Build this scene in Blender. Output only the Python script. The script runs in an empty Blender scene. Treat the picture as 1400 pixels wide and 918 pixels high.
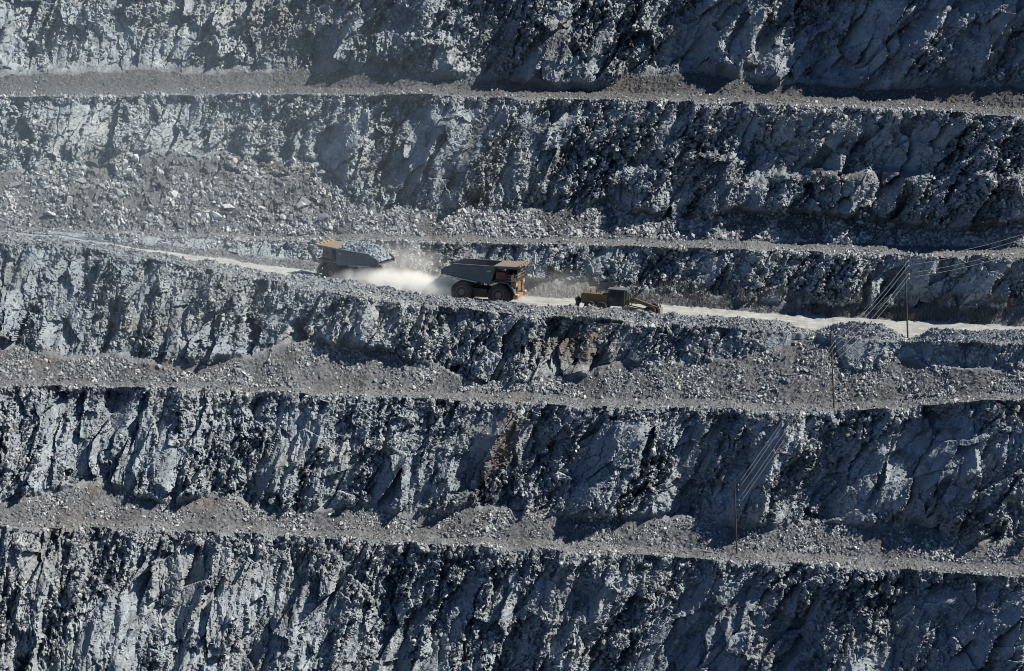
import bpy, bmesh, math, random, time
import numpy as np
from mathutils import Vector, Matrix
T0 = time.time()
R = math.radians
rng = np.random.default_rng(7)
random.seed(7)
scene = bpy.context.scene
COL = scene.collection

# ------------------------------------------------------------------ camera, sky, sun, exposure
D, PITCH, FOC = 600.0, R(9.0), 138.8
HC = D * math.tan(PITCH)
cam_d = bpy.data.cameras.new('camera'); cam_d.lens = FOC; cam_d.sensor_width = 36
cam_d.clip_start = 1; cam_d.clip_end = 6000
cam = bpy.data.objects.new('camera', cam_d); COL.objects.link(cam)
cam.location = (0, -D, HC); cam.rotation_euler = (R(90) - PITCH, 0, 0)
scene.camera = cam
SUN_EL, SUN_AZ = R(45.0), R(-9.0)      # azimuth: from +X (right) turned towards +Y (behind the wall)
w = bpy.data.worlds.new('World'); scene.world = w; w.use_nodes = True
nt = w.node_tree
sky = nt.nodes.new('ShaderNodeTexSky'); sky.sky_type = 'NISHITA'; sky.sun_disc = False
sky.sun_elevation = SUN_EL; sky.sun_rotation = R(90) - SUN_AZ
sky.air_density = 0.62; sky.dust_density = 0.0; sky.ozone_density = 5.5; sky.altitude = 800
nt.links.new(sky.outputs[0], nt.nodes['Background'].inputs[0]); nt.nodes['Background'].inputs[1].default_value = 0.060
sl = bpy.data.lights.new('sun', 'SUN'); sl.energy = 5.0; sl.angle = R(0.5); sl.color = (1, .87, .70)
so = bpy.data.objects.new('sun', sl); COL.objects.link(so)
sdir = Vector((math.cos(SUN_EL) * math.cos(SUN_AZ), math.cos(SUN_EL) * math.sin(SUN_AZ), math.sin(SUN_EL)))
so.rotation_euler = sdir.to_track_quat('Z', 'Y').to_euler(); so.location = sdir * 300
scene.render.engine = 'CYCLES'
scene.view_settings.view_transform = 'Standard'; scene.view_settings.look = 'None'
scene.view_settings.exposure = 0.74; scene.view_settings.gamma = 1
scene.cycles.volume_bounces = 5; scene.cycles.max_bounces = 6; scene.cycles.diffuse_bounces = 1
scene.cycles.volume_step_rate = 1.0; scene.cycles.filter_width = 0.95

# ------------------------------------------------------------------ pixel (1400x918 photo) <-> world
K = 36 / FOC / 1400
cp, sp = math.cos(PITCH), math.sin(PITCH)
def ray(px, py):
    xc = (np.asarray(px, float) - 700) * K; yc = (459 - np.asarray(py, float)) * K
    return xc, cp + yc * sp, -sp + yc * cp
def at(px, py, Y):
    dx, dy, dz = ray(px, py); t = (Y + D) / dy
    return dx * t, Y, HC + dz * t
def proj(X, Y, Z):
    y = Y + D; z = Z - HC
    f = y * cp - z * sp; u = y * sp + z * cp
    return 700 + X / f / K, 459 - u / f / K

# ------------------------------------------------------------------ numpy noise
PERM = rng.permutation(4096).astype(np.int32)
def hsh(i, j, s):
    return PERM[(PERM[(i + s * 131) & 4095] + j * 17 + s) & 4095]
def rnd(i, j, s):
    return PERM[(hsh(i, j, s) * 5 + s * 71 + 13) & 4095].astype(np.float32) / 4095.0
def perlin(x, y, s=0):
    xi = np.floor(x).astype(np.int32); yi = np.floor(y).astype(np.int32)
    xf = (x - xi).astype(np.float32); yf = (y - yi).astype(np.float32)
    u = xf * xf * xf * (xf * (xf * 6 - 15) + 10); v = yf * yf * yf * (yf * (yf * 6 - 15) + 10)
    def g(a, b):
        ang = hsh(xi + a, yi + b, s) * (2 * math.pi / 4096)
        return np.cos(ang) * (xf - a) + np.sin(ang) * (yf - b)
    n0 = g(0, 0) * (1 - u) + g(1, 0) * u
    n1 = g(0, 1) * (1 - u) + g(1, 1) * u
    return (n0 * (1 - v) + n1 * v) * 1.4
def fbm(x, y, s=0, o=4, gain=.5):
    a = 1; t = 0
    for k in range(o):
        t = t + a * perlin(x * 2 ** k, y * 2 ** k, s + k * 7); a *= gain
    return t
def facets(x, y, s, tilt=1.0, jit=.9):
    """angular broken-rock relief: every Voronoi cell is a tilted plane with its own height"""
    xi = np.floor(x).astype(np.int32); yi = np.floor(y).astype(np.int32)
    best = np.full(x.shape, 9e9, np.float32); val = np.zeros(x.shape, np.float32)
    for a in (-1, 0, 1):
        for b in (-1, 0, 1):
            i, j = xi + a, yi + b
            dx = x - (i + .5 + jit * (rnd(i, j, s) - .5)); dy = y - (j + .5 + jit * (rnd(i, j, s + 1) - .5))
            d = (dx * dx + dy * dy).astype(np.float32)
            h = (rnd(i, j, s + 2) - .5) + tilt * ((rnd(i, j, s + 3) - .5) * dx * 2 + (rnd(i, j, s + 4) - .5) * dy * 2)
            m = d < best
            best = np.where(m, d, best); val = np.where(m, h.astype(np.float32), val)
    return val
def smooth1(a, sig):
    n = int(sig * 3); k = np.exp(-.5 * (np.arange(-n, n + 1) / sig) ** 2); k /= k.sum()
    return np.convolve(np.pad(a, n, mode='edge'), k, 'valid')

# ------------------------------------------------------------------ the benches, as lines seen in the photo
NC = 1180
pcol = np.concatenate([np.linspace(-330, -25, 70)[:-1], np.linspace(-25, 1425, NC - 130), np.linspace(1425, 1800, 62)[1:]])
NC = len(pcol)
def L(*pts):
    p = np.array(pts, float); return np.interp(pcol, p[:, 0], p[:, 1])
def rough(a, amp, wl, s):
    return a + amp * fbm(pcol / wl, np.full(NC, s * 3.3), s, 4)
crestA = rough(L((0,721),(200,722),(400,733),(600,744),(750,752),(1000,766),(1200,776),(1400,790),(1700,815)), 2, 60, 1)
backA = crestA - L((0,9),(400,10),(700,12),(1400,15))
talA = rough(L((0,686),(60,676),(100,668),(140,658),(180,676),(230,690),(270,682),(300,675),(350,696),(400,706),(450,700),(485,690),(515,694),(545,706),(600,700),(640,695),(700,699),(750,706),(800,708),(870,710),(950,712),(1000,720),(1060,722),(1110,717),(1130,714),(1180,722),(1255,716),(1300,738),(1400,746),(1700,765)), 4, 25, 2)
crestB = rough(L((0,528),(200,529),(400,537),(600,546),(700,550),(800,554),(1000,560),(1150,563),(1250,556),(1300,550),(1400,545),(1700,540)), 2, 60, 3)
backB = crestB - L((0,6),(400,8),(700,12),(850,12),(1100,9),(1400,10))
talB = rough(L((0,476),(50,480),(100,492),(150,486),(200,497),(250,500),(300,490),(350,488),(400,470),(440,464),(480,478),(520,475),(560,492),(600,503),(640,522),(700,527),(740,517),(800,512),(850,492),(900,500),(950,497),(1000,490),(1050,480),(1080,464),(1115,462),(1138,472),(1156,500),(1190,506),(1215,492),(1240,490),(1300,505),(1400,505),(1700,500)), 5, 28, 4)
roadf = L((-300,322),(0,326),(100,335),(150,345),(200,354),(300,372),(400,388),(500,403),(600,419),(700,429),(800,435),(900,443),(1000,449),(1110,457),(1237,467),(1300,468),(1400,470),(1700,480))
peak = rough(L((-300,316),(0,319),(60,322),(100,329),(150,337),(200,345),(300,361),(400,375),(450,380),(500,388),(550,397),(600,404),(650,409),(700,414),(750,417),(800,419),(850,423),(900,429),(950,432),(1000,434),(1060,436),(1078,440),(1092,448),(1108,456),(1122,454),(1145,443),(1165,441),(1205,443),(1222,453),(1238,465),(1252,461),(1275,450),(1300,448.5),(1350,451.5),(1400,453),(1700,462)), 1.6, 16, 5)
peak = np.minimum(peak, roadf - 1.0)
roadb = L((-300,312),(0,315),(100,325),(150,333),(200,341),(300,354),(400,367),(500,381),(600,394),(700,402),(800,409),(900,417),(1000,424),(1100,431),(1200,437),(1300,441),(1400,446),(1700,456))
talR = rough(roadb - L((-300,1),(100,1),(200,6),(400,14),(600,18),(800,22),(1000,16),(1200,14),(1400,24)), 4, 35, 6)
crestD = rough(L((-300,308),(0,312),(100,318),(200,323),(300,326),(400,329),(550,329),(700,334),(900,337),(1000,341),(1200,347),(1400,350),(1700,355)), 1.2, 40, 7)
talR = np.maximum(talR, crestD + 1.5)
backD = crestD - L((0,5),(300,6),(600,9),(900,11),(1400,12))
talD = rough(L((0,236),(60,232),(100,224),(130,206),(180,209),(300,213),(400,218),(440,224),(465,245),(485,286),(520,292),(560,290),(620,286),(700,290),(750,286),(800,283),(830,274),(845,290),(900,296),(970,303),(1000,290),(1030,292),(1100,292),(1180,300),(1250,312),(1300,316),(1400,303),(1700,300)), 4, 26, 8)
crestE = rough(L((0,133),(200,131),(400,129),(600,130),(700,134),(900,137),(1000,140),(1100,143),(1200,147),(1300,152),(1400,158),(1700,170)), 1.5, 50, 9)
backE = crestE - L((0,12),(400,10),(700,10),(1400,12))
talE = rough(L((0,104),(100,100),(200,94),(300,101),(400,95),(500,97),(520,100),(560,109),(600,109),(690,105),(720,121),(760,124),(830,122),(850,108),(900,101),(950,97),(1000,106),(1060,118),(1115,112),(1135,117),(1190,122),(1250,122),(1300,115),(1400,119),(1700,125)), 3, 22, 10)
#       line , slope deg, smooth(cols), rows in the strip below it, zone
SEG = [(crestA, 66, 30, 215, 'faceA'), (backA, 1, 0, 22, 'ledgeA'), (talA, 34, 0, 45, 'screeA'),
       (crestB, 66, 30, 150, 'faceB'), (backB, 1, 0, 18, 'ledgeB'), (talB, 35, 0, 52, 'screeB'),
       (roadf, 58, 26, 132, 'faceC'), (peak, 0, 0, 20, 'bermOut'), (None, 0, 0, 12, 'bermIn'), (roadb, 0, 0, 24, 'road'),
       (talR, 42, 0, 18, 'screeR'), (crestD, 60, 26, 82, 'faceD'), (backD, 1, 0, 16, 'ledgeD'), (talD, 34, 0, 80, 'screeD'),
       (crestE, 66, 34, 150, 'faceE'), (backE, 1, 0, 14, 'ledgeE'), (talE, 33, 0, 34, 'screeE'),
       (talE * 0 - 150, 68, 34, 150, 'faceF')]
xw = (pcol - 700) / 9.0
slope_plan = np.interp(pcol, [-300, 0, 300, 700, 1100, 1700], [.40, .38, .26, -.06, -.24, -.28])
plan = np.cumsum(slope_plan * np.gradient(xw)); plan -= np.interp(700, pcol, plan)
Y = plan - 46.0
X, _, Z = at(pcol, talE * 0 + 1010, Y)
keys = [(X, Y, Z)]; zone_rows = []
def step(line, deg, X, Y, Z):
    dx, dy, dz = ray(pcol, line); t = dz / dy; m = np.tan(np.radians(deg + (np.interp(pcol, [0, 350, 700, 1400], [-10, -6, 0, 5]) if deg > 50 else 0)))
    Yn = (Z - Y * m - HC - D * t) / (t - m)
    return Yn
for line, deg, sm, rows, zn in SEG:
    if zn == 'bermOut':                     # windrow along the outer edge of the haul road
        Yn = Y + 1.9; Xn, _, Zn = at(pcol, line, Yn); ZR = Z + 0.0; YF = Y.copy()
    elif zn == 'bermIn':
        Yn = Y + 1.4 + (Z - ZR) * 1.2; Zn = ZR; Xn = X * (Yn + D) / (Y + D)
    else:
        Yn = step(line, deg, X, Y, Z)
        if zn.startswith('ledge'): Yn = np.clip(Yn, Y + 1.5, Y + 16)
        if zn == 'road': Yn = np.clip(Yn, Y + 1.0, Y + 24)
        if zn.startswith('scree'): Yn = np.clip(Yn, Y + .1, Y + 30)
        if sm:
            base = Yn - plan
            if zn == 'faceC': Yn = plan + smooth1(base, sm)
            else: Yn = plan + smooth1(base, sm)
            Yn = np.maximum(Yn, Y + .3)
        Xn, _, Zn = at(pcol, line, Yn)
    keys.append((Xn, Yn, Zn)); X, Y, Z = Xn, Yn, Zn
ROADF = keys[7]; ROADI = keys[9]; ROADB = keys[10]
# dense rows
PX_, PY_, PZ_, zid, tpar = [], [], [], [], []
znames = [s[4] for s in SEG]
for k, (line, deg, sm, rows, zn) in enumerate(SEG):
    a, b = keys[k], keys[k + 1]
    for r in range(rows):
        t = r / rows
        PX_.append(a[0] * (1 - t) + b[0] * t); PY_.append(a[1] * (1 - t) + b[1] * t); PZ_.append(a[2] * (1 - t) + b[2] * t)
        zid.append(k); tpar.append(t)
PX_.append(keys[-1][0]); PY_.append(keys[-1][1]); PZ_.append(keys[-1][2]); zid.append(len(SEG) - 1); tpar.append(1.0)
GX, GY, GZ = np.array(PX_, np.float32), np.array(PY_, np.float32), np.array(PZ_, np.float32)
zid = np.array(zid); tpar = np.array(tpar, np.float32)
NR = len(zid)
isface = np.array([znames[z].startswith('face') for z in zid])
isscree = np.array([znames[z].startswith('scree') for z in zid])
isledge = np.array([znames[z].startswith('ledge') for z in zid])
isroad = np.array([znames[z] == 'road' for z in zid])
isberm = np.array([znames[z].startswith('berm') for z in zid])
def ksm(a, s): return smooth1(a.astype(float), s).astype(np.float32)[:, None]
wf = np.zeros(NR, np.float32)
for k in range(len(SEG)):
    m = zid == k
    if znames[k].startswith('face'):
        t = tpar[m]; wf[m] = np.clip(t / .05, 0, 1) * (0.35 + .65 * np.clip((1 - t) / .07, 0, 1))
wf = ksm(wf, 2)
ws = ksm(np.where(isscree, 1, np.where(isberm, .8, np.where(isledge, .8, 0))), 3)
fh = np.zeros((NR, NC), np.float32)                           # short faces get proportionally less relief
for k in range(len(SEG)):
    m = zid == k
    fh[m] = np.clip((keys[k + 1][2] - keys[k][2]) / 8.0, 0, 1)[None, :]
pxg, pyg = proj(GX, GY, GZ)
pcolg = np.broadcast_to(pcol[None, :].astype(np.float32), GX.shape)
g = np.interp(pcol, [0, 350, 700, 1400], [.22, .42, .55, .6]).astype(np.float32)[None, :]
wx = .9 * fbm(GX / 9, GZ / 9, 40, 2); wz = .9 * fbm(GX / 9, GZ / 9, 50, 3)
AX = (GX - g * GZ) + wx                    # across the steep dipping joints
AL = GZ + .35 * GX + wz                    # along them
jx = .10 * perlin(GX * 2.1, GZ * 2.1, 61); jz = .10 * perlin(GX * 2.1, GZ * 2.1, 62)
big = 3.0 * fbm(AX / 13, AL / 34, 11, 3)
f1 = facets(AX / 5.2, AL / 12.0, 20, 1.3)
f2 = facets((AX + jx * 4) / 2.2, (AL + jz * 4) / 3.6, 30, 1.3)
f3 = facets((AX + jx * 2) / .9, (AL + jz * 2) / 1.6, 34, 1.5)
ribs = 1 - 2.2 * np.abs(perlin(AX / 4.2, AL / 17, 15)) + .5 * (1 - 2.2 * np.abs(perlin(AX / 1.9, AL / 8, 16)))
f4 = facets((AX + jx) / .48, (AL + jz) / .75, 38, 1.5)
f5 = facets(AX / .30, AL / .34, 43, 1.6)
rugged = np.clip(.52 + 1.2 * fbm(AX / 6, AL / 20, 71, 3) + .8 * perlin(GX / 17, GZ / 13, 73), .08, 1.4)
leftish = np.clip((620 - pcolg) / 300, 0, 1)
rugged = rugged * (1 - .55 * leftish * np.clip(.5 + 1.5 * fbm(GX / 12, GZ / 9, 75, 2), 0, 1))
hole = ((GX - .12 * GZ) / 1.7 + .12 * perlin(GX / 6, GZ / 6, 77)); hole = hole - np.round(hole)
drill = -np.exp(-(hole / .07) ** 2) * np.clip(.2 + 2.2 * fbm(GX / 4.5, GZ / 7, 79, 2), 0, 1) * leftish * .38
shade = np.zeros_like(GX)
for cx, cy, rx, ry, amp in ((1150,55,75,70,4.2),(985,60,50,55,3),(1330,50,40,60,2.5),(560,205,40,70,2.6),(720,210,50,70,2.4),(1090,205,80,45,3.2),(1250,200,60,45,2.6),(1010,650,60,70,2.6),(1190,655,130,65,3.6),(1360,640,70,70,3),(620,630,60,70,2.8),(380,620,50,70,2.4),(820,640,50,70,2.2),(1300,860,110,80,3.4),(1000,870,80,80,2.6),(760,850,60,80,2.4),(380,850,50,90,2.6),(1300,380,70,35,2.2),(950,370,40,35,2),(780,480,40,50,2),(130,600,50,50,1.8),(150,850,50,80,2)):
    u = (pxg - cx + (pyg - cy) * .55) / rx + .25 * perlin(GX / 5, GZ / 5, 141); v = (pyg - cy) / ry + .25 * perlin(GX / 4, GZ / 4, 142)
    win = np.clip((1 - np.abs(v)) * 2.2, 0, 1) * np.clip((1 - u) * 9, 0, 1) * np.clip((u + 1) * 1.2, 0, 1)
    shade = shade + amp * (u + .1) * .75 * win; rugged = rugged * (1 - .72 * np.clip(win * 1.3, 0, 1))
for k in range(len(SEG)):
    if znames[k].startswith('face'): m = zid == k; rugged[m] = np.maximum(rugged[m], np.clip(1 - (1 - tpar[m]) / .16, 0, 1)[:, None] * 1.05)
wob = np.clip(.6 + .9 * fbm(GX / 24, GZ / 18, 171, 2), .1, 1.4)
slab = facets((GX - (g + .12) * GZ) / 3.0, (GZ + .5 * GX) / 7.5, 175, 1.6) * np.clip(1.4 - 1.2 * wob, 0, 1)
dface = drill + 1.1 * big + .9 * ribs * wob + 1.5 * f1 * (.5 + .6 * wob) + 1.9 * slab + 1.5 * f2 * (.35 + .65 * rugged) + 1.0 * f3 * (.15 + .85 * rugged) + .66 * f4 * (.1 + .9 * rugged) + .30 * f5 * rugged
inr = np.clip((500 - pcolg) / 60, 0, 1) * np.clip((pcolg - 20) / 60, 0, 1) * (zid == znames.index('screeD'))[:, None]
blk = facets(GX / 2.4 + .2 * perlin(GX / 2, GZ / 2, 83), GZ / 1.6, 82, 1.6) * np.clip(.3 + 1.4 * fbm(GX / 9, GZ / 4, 85, 2), 0, 1) + .45 * facets(GX / 1.0, GZ / .8, 86, 1.6)
dscree = .30 * fbm(GX / 3.0, GY / 3.0, 80, 3) + .16 * facets(GX / .55, GY / .55 + GZ, 84, 1.5) + .5 * perlin(GX / 7, GZ / 5, 88)
# a lower half-bench and mounds standing out of wall E on the right, and a stump of rock in the middle
def blob(cx, cy, rx, ry): return np.exp(-(((pxg - cx) / rx + .18 * perlin(GX / 3, GZ / 3, 150)) ** 4 + ((pyg - cy) / ry + .2 * perlin(GX / 3, GZ / 3, 151)) ** 8))
extra = 4.2 * blob(975, 257, 40, 48) + 4.6 * blob(1170, 275, 135, 38) + 3.6 * blob(1365, 280, 55, 42) + 2.5 * blob(870, 270, 50, 40)
extra += 3.0 * blob(770, 82, 62, 50) + 2.0 * blob(610, 85, 50, 40) + 1.8 * blob(440, 70, 70, 40)
extra += 2.4 * blob(460, 430, 60, 40) - 2.2 * blob(790, 470, 55, 35) - 3.5 * blob(1140, 50, 60, 60) - 2 * blob(545, 200, 40, 80)
dface = (dface - dface.mean() * .8) * (1 - 0 * shade) + shade - .5 * f1 * 0
d = dface * wf * fh * (1 - .6 * blob(1165, 480, 70, 60)) + extra * np.clip(wf * 1.3, 0, 1)
nrm = np.stack([-slope_plan * 0, np.full(NC, -1.0), np.zeros(NC)], 0)
GYd = GY - d * .93 - .85 * blk * inr
GZd = GZ + d * .12 * np.where(wf > .4, 1, 0) + (dscree + .45 * blk * inr) * ws
GXd = GX + .25 * f2 * wf * fh + .15 * f3 * wf * fh
GZd += .06 * fbm(GX / 1.5, GY / 3.0, 90, 3) * ksm(isroad, 2)
# the mounds between ledge B and the road: let the berm slump outward
GYd = GYd - (2.4 * fbm(GX / 9.0, GZ / 14.0, 95, 2)) * ksm(isberm, 5) * 0.25
pxf, pyf = proj(GXd, GYd, GZd)

# ------------------------------------------------------------------ surface attributes
def spot(cx, cy, rx, ry, sl=0.0):
    u = (pxg - cx + (pyg - cy) * sl) / rx; v = (pyg - cy) / ry
    return np.exp(-(u * u + v * v))
n1 = fbm(GX / 3.5, GZ / 3.5, 101, 4)
n2 = fbm(AX / 2.2, AL / 9, 111, 4)
dirt = np.clip(ksm(isscree, 2) * 1.0 + ksm(isledge, 1.5) * .9 + ksm(isberm, 2) * .35, 0, 1)
dirt = np.broadcast_to(dirt, GX.shape).copy()
for k in range(len(SEG)):                      # soil hanging down over the crest and piled at the toe of each face
    if znames[k].startswith('face'):
        m = zid == k; t = tpar[m][:, None]
        dirt[m] = np.maximum(dirt[m], np.clip(1.0 - (1 - t) / (.10 + .10 * n1[m]), 0, 1) * .55)
        dirt[m] = np.maximum(dirt[m], np.clip(1.0 - t / (.07 + .10 * n1[m]), 0, 1) * .6)
dirt = np.clip(dirt + .5 * np.clip(n1 - .35, 0, 1) * ksm(isface, 1), 0, 1)
dirt = np.clip(dirt + .8 * (spot(975,235,30,30) + spot(1150,245,110,14) + spot(1000,300,300,10) + spot(760,60,60,20)+ spot(400,40,60,50)*.6), 0, 1)
rust = .35*spot(50,492,60,14) + .35*spot(235,500,60,10) + .3*spot(130,665,30,10) + .3*spot(280,690,50,10) + .8*spot(795,470,45,28) + .6*spot(175,445,9,12) + .6*spot(1300,125,22,12) + .5*spot(1238,265,7,26) + .45*spot(690,590,26,60,.35) + .4*spot(690,620,10,55,.3) + .5*spot(668,250,12,40,.3) + .3*spot(600,660,8,30) + .4*spot(1050,890,20,30) + .3*spot(880,820,10,60,.4) + .5*spot(195,480,6,12)
rust = np.clip(1.2 * rust + .35 * np.clip(fbm(GX / 14, GZ / 9, 121, 3) - .35, 0, 1), 0, 1) * np.clip(1 - ksm(isroad, 1), 0, 1)
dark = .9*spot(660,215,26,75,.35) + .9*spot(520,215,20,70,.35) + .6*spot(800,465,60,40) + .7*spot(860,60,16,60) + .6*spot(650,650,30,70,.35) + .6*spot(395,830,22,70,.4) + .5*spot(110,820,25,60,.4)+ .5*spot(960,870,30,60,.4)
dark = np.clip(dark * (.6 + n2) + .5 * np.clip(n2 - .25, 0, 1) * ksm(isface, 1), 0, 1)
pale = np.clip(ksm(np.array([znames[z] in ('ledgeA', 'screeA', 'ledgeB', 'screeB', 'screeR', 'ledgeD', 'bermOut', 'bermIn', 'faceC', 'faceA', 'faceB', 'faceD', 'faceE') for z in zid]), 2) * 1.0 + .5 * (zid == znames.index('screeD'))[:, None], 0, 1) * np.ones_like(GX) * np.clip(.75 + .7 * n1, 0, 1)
warm = np.clip(fbm(GX / 19, GZ / 8, 181, 3) * 1.4 + .1, 0, 1)
road = np.broadcast_to(np.clip(ksm(isroad, .8) * 1.15, 0, 1), GX.shape) * np.clip((pcolg - 120) / 60 + .25 * n1, 0, 1)
tt = tpar[:, None] + .05 * perlin(GX / 30, GX * 0, 160)
rut = sum(np.exp(-((tt - c) / .045) ** 2) for c in (.12, .30, .42, .60, .74, .88))
track = np.clip(rut * (.40 + .6 * fbm(GX / 8, tt * 3, 161, 3)) + .5 * np.clip(fbm(GX / 4, tt * 5, 163, 3), 0, 1) + np.clip(1 - tt / .07, 0, 1) * .8 + np.clip(1 - (1 - tt) / .07, 0, 1) * .8, 0, 1) * ksm(isroad, 1)

# ------------------------------------------------------------------ materials
def mat(name, col=(.5, .5, .5), rough_=.6, metal=0, spec=.5):
    m = bpy.data.materials.new(name); m.use_nodes = True
    b = m.node_tree.nodes['Principled BSDF']
    b.inputs['Base Color'].default_value = (*col, 1); b.inputs['Roughness'].default_value = rough_; b.inputs['Metallic'].default_value = metal
    b.inputs['Specular IOR Level'].default_value = spec
    return m
class NB:
    def __init__(s, m): s.m = m; s.t = m.node_tree; s.b = s.t.nodes['Principled BSDF']
    def n(s, typ, **kw):
        o = s.t.nodes.new(typ)
        for k, v in kw.items(): setattr(o, k, v)
        return o
    def noise(s, scale, detail=6, rough_=.6, vec=None):
        o = s.n('ShaderNodeTexNoise'); o.inputs['Scale'].default_value = scale; o.inputs['Detail'].default_value = detail; o.inputs['Roughness'].default_value = rough_
        if vec is not None: s.t.links.new(vec, o.inputs['Vector'])
        return o.outputs['Fac']
    def ramp(s, f, stops):
        o = s.n('ShaderNodeValToRGB'); e = o.color_ramp.elements
        while len(e) < len(stops): e.new(.5)
        for el, (p, c) in zip(e, stops): el.position = p; el.color = (*c, 1)
        s.t.links.new(f, o.inputs[0]); return o.outputs[0]
    def mix(s, f, a, b, blend='MIX'):
        o = s.n('ShaderNodeMix', data_type='RGBA', blend_type=blend)
        for i, v in ((0, f), (6, a), (7, b)):
            if isinstance(v, (int, float)): o.inputs[i].default_value = v
            elif isinstance(v, tuple): o.inputs[i].default_value = (*v, 1)
            else: s.t.links.new(v, o.inputs[i])
        return o.outputs[2]
    def attr(s, nm):
        o = s.n('ShaderNodeAttribute'); o.attribute_name = nm; return o.outputs['Fac']
    def pos(s): return s.n('ShaderNodeNewGeometry').outputs['Position']
    def bump(s, h, st, dist):
        o = s.n('ShaderNodeBump'); o.inputs['Strength'].default_value = st; o.inputs['Distance'].default_value = dist
        s.t.links.new(h, o.inputs['Height']); s.t.links.new(o.outputs[0], s.b.inputs['Normal'])
    def col(s, c): s.t.links.new(c, s.b.inputs['Base Color'])
def rock_material():
    m = mat('quarry_rock', rough_=.85, spec=.25); q = NB(m); p = q.pos()
    base = q.ramp(q.noise(.35, 8, .65, p), [(.25, (.142, .177, .220)), (.5, (.214, .263, .319)), (.72, (.312, .370, .424))])
    fine = q.ramp(q.noise(2.6, 6, .7, p), [(.3, (.62, .62, .63)), (.5, (1, 1, 1)), (.7, (1.35, 1.33, 1.3))])
    c = q.mix(1.0, base, fine, 'MULTIPLY')
    soil = q.ramp(q.noise(1.6, 8, .72, p), [(.3, (.038, .043, .050)), (.52, (.060, .068, .079)), (.75, (.13, .147, .168))])
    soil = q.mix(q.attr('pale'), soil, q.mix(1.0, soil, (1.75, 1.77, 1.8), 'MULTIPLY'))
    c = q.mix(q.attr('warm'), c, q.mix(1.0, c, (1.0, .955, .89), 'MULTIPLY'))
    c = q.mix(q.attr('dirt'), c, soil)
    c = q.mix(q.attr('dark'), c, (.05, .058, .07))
    c = q.mix(q.attr('rust'), c, (.105, .085, .07))
    dust = q.ramp(q.noise(.9, 5, .6, p), [(.3, (.28, .315, .34)), (.7, (.39, .43, .455))])
    dust = q.mix(q.attr('track'), dust, (.20, .22, .235))
    c = q.mix(q.attr('road'), c, dust)
    q.col(c); q.bump(q.noise(5, 6, .7, p), .55, .12)
    return m
M_ROCK = rock_material()

# ------------------------------------------------------------------ helpers for objects
def tag(o, label=None, cat=None, group=None, kind=None):
    for k, v in (('label', label), ('category', cat), ('group', group), ('kind', kind)):
        if v: o[k] = v
    return o
def grid_object(name, r0, r1, m, label, smooth=False):
    n = r1 - r0 + 1
    co = np.stack([GXd[r0:r1 + 1], GYd[r0:r1 + 1], GZd[r0:r1 + 1]], -1).reshape(-1, 3).astype(np.float32)
    i = np.arange(n - 1)[:, None] * NC + np.arange(NC - 1)[None, :]
    q = np.stack([i, i + 1, i + 1 + NC, i + NC], -1).reshape(-1, 4).astype(np.int32)
    me = bpy.data.meshes.new(name)
    me.vertices.add(len(co)); me.vertices.foreach_set('co', co.ravel())
    me.loops.add(q.size); me.loops.foreach_set('vertex_index', q.ravel())
    me.polygons.add(len(q)); me.polygons.foreach_set('loop_start', np.arange(0, q.size, 4, dtype=np.int32))
    me.update(calc_edges=True)
    me.polygons.foreach_set('use_smooth', np.full(len(q), smooth, dtype=bool))
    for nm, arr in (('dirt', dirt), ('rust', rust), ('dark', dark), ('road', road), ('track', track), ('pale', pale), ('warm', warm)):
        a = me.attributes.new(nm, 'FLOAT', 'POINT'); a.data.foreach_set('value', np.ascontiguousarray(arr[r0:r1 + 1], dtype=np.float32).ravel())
    me.materials.append(m)
    o = bpy.data.objects.new(name, me); COL.objects.link(o)
    return tag(o, label, kind='structure')
starts = np.cumsum([0] + [s[3] for s in SEG])
NAMES = {
 'faceA': ('rock_face', 'lowest blasted rock wall running along the bottom of the view'),
 'ledgeA': ('bench_ledge', 'narrow flat ledge on top of the lowest rock wall'),
 'screeA': ('scree_slope', 'low heaps of rubble at the foot of the second lowest rock wall'),
 'faceB': ('rock_face', 'second rock wall from the bottom, dark blue in shade on the right'),
 'ledgeB': ('bench_ledge', 'flat ledge on top of the second lowest rock wall, below the haul road wall'),
 'screeB': ('scree_slope', 'grey scree and brown dust at the foot of the wall under the haul road'),
 'faceC': ('rock_face', 'broken rock wall directly below the pale haul road'),
 'bermOut': ('safety_berm', 'windrow of crushed rock along the outer edge of the haul road'),
 'road': ('haul_road', 'pale dusty haul road ramp that the trucks and grader use'),
 'screeR': ('scree_slope', 'thin strip of rubble along the inner edge of the haul road'),
 'faceD': ('rock_face', 'low rock wall right behind the haul road'),
 'ledgeD': ('bench_ledge', 'brownish ledge above the haul road wall'),
 'screeD': ('scree_slope', 'wide rubble slope above the ledge over the haul road, boulders on the left'),
 'faceE': ('rock_face', 'tall jagged rock wall between the rubble slope and the upper ledge'),
 'ledgeE': ('bench_ledge', 'uppermost flat ledge below the top rock wall'),
 'screeE': ('scree_slope', 'smooth dark gravel banked against the foot of the top rock wall'),
 'faceF': ('rock_face', 'topmost rock wall cut off by the upper edge of the view')}
for k, zn in enumerate(znames):
    if zn == 'bermIn': continue
    r0, r1 = starts[k], starts[k + 1]
    if zn == 'bermOut': r1 = starts[k + 2]
    grid_object(NAMES[zn][0], r0, min(r1, NR - 1), M_ROCK, NAMES[zn][1], smooth=(zn == 'road'))
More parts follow.
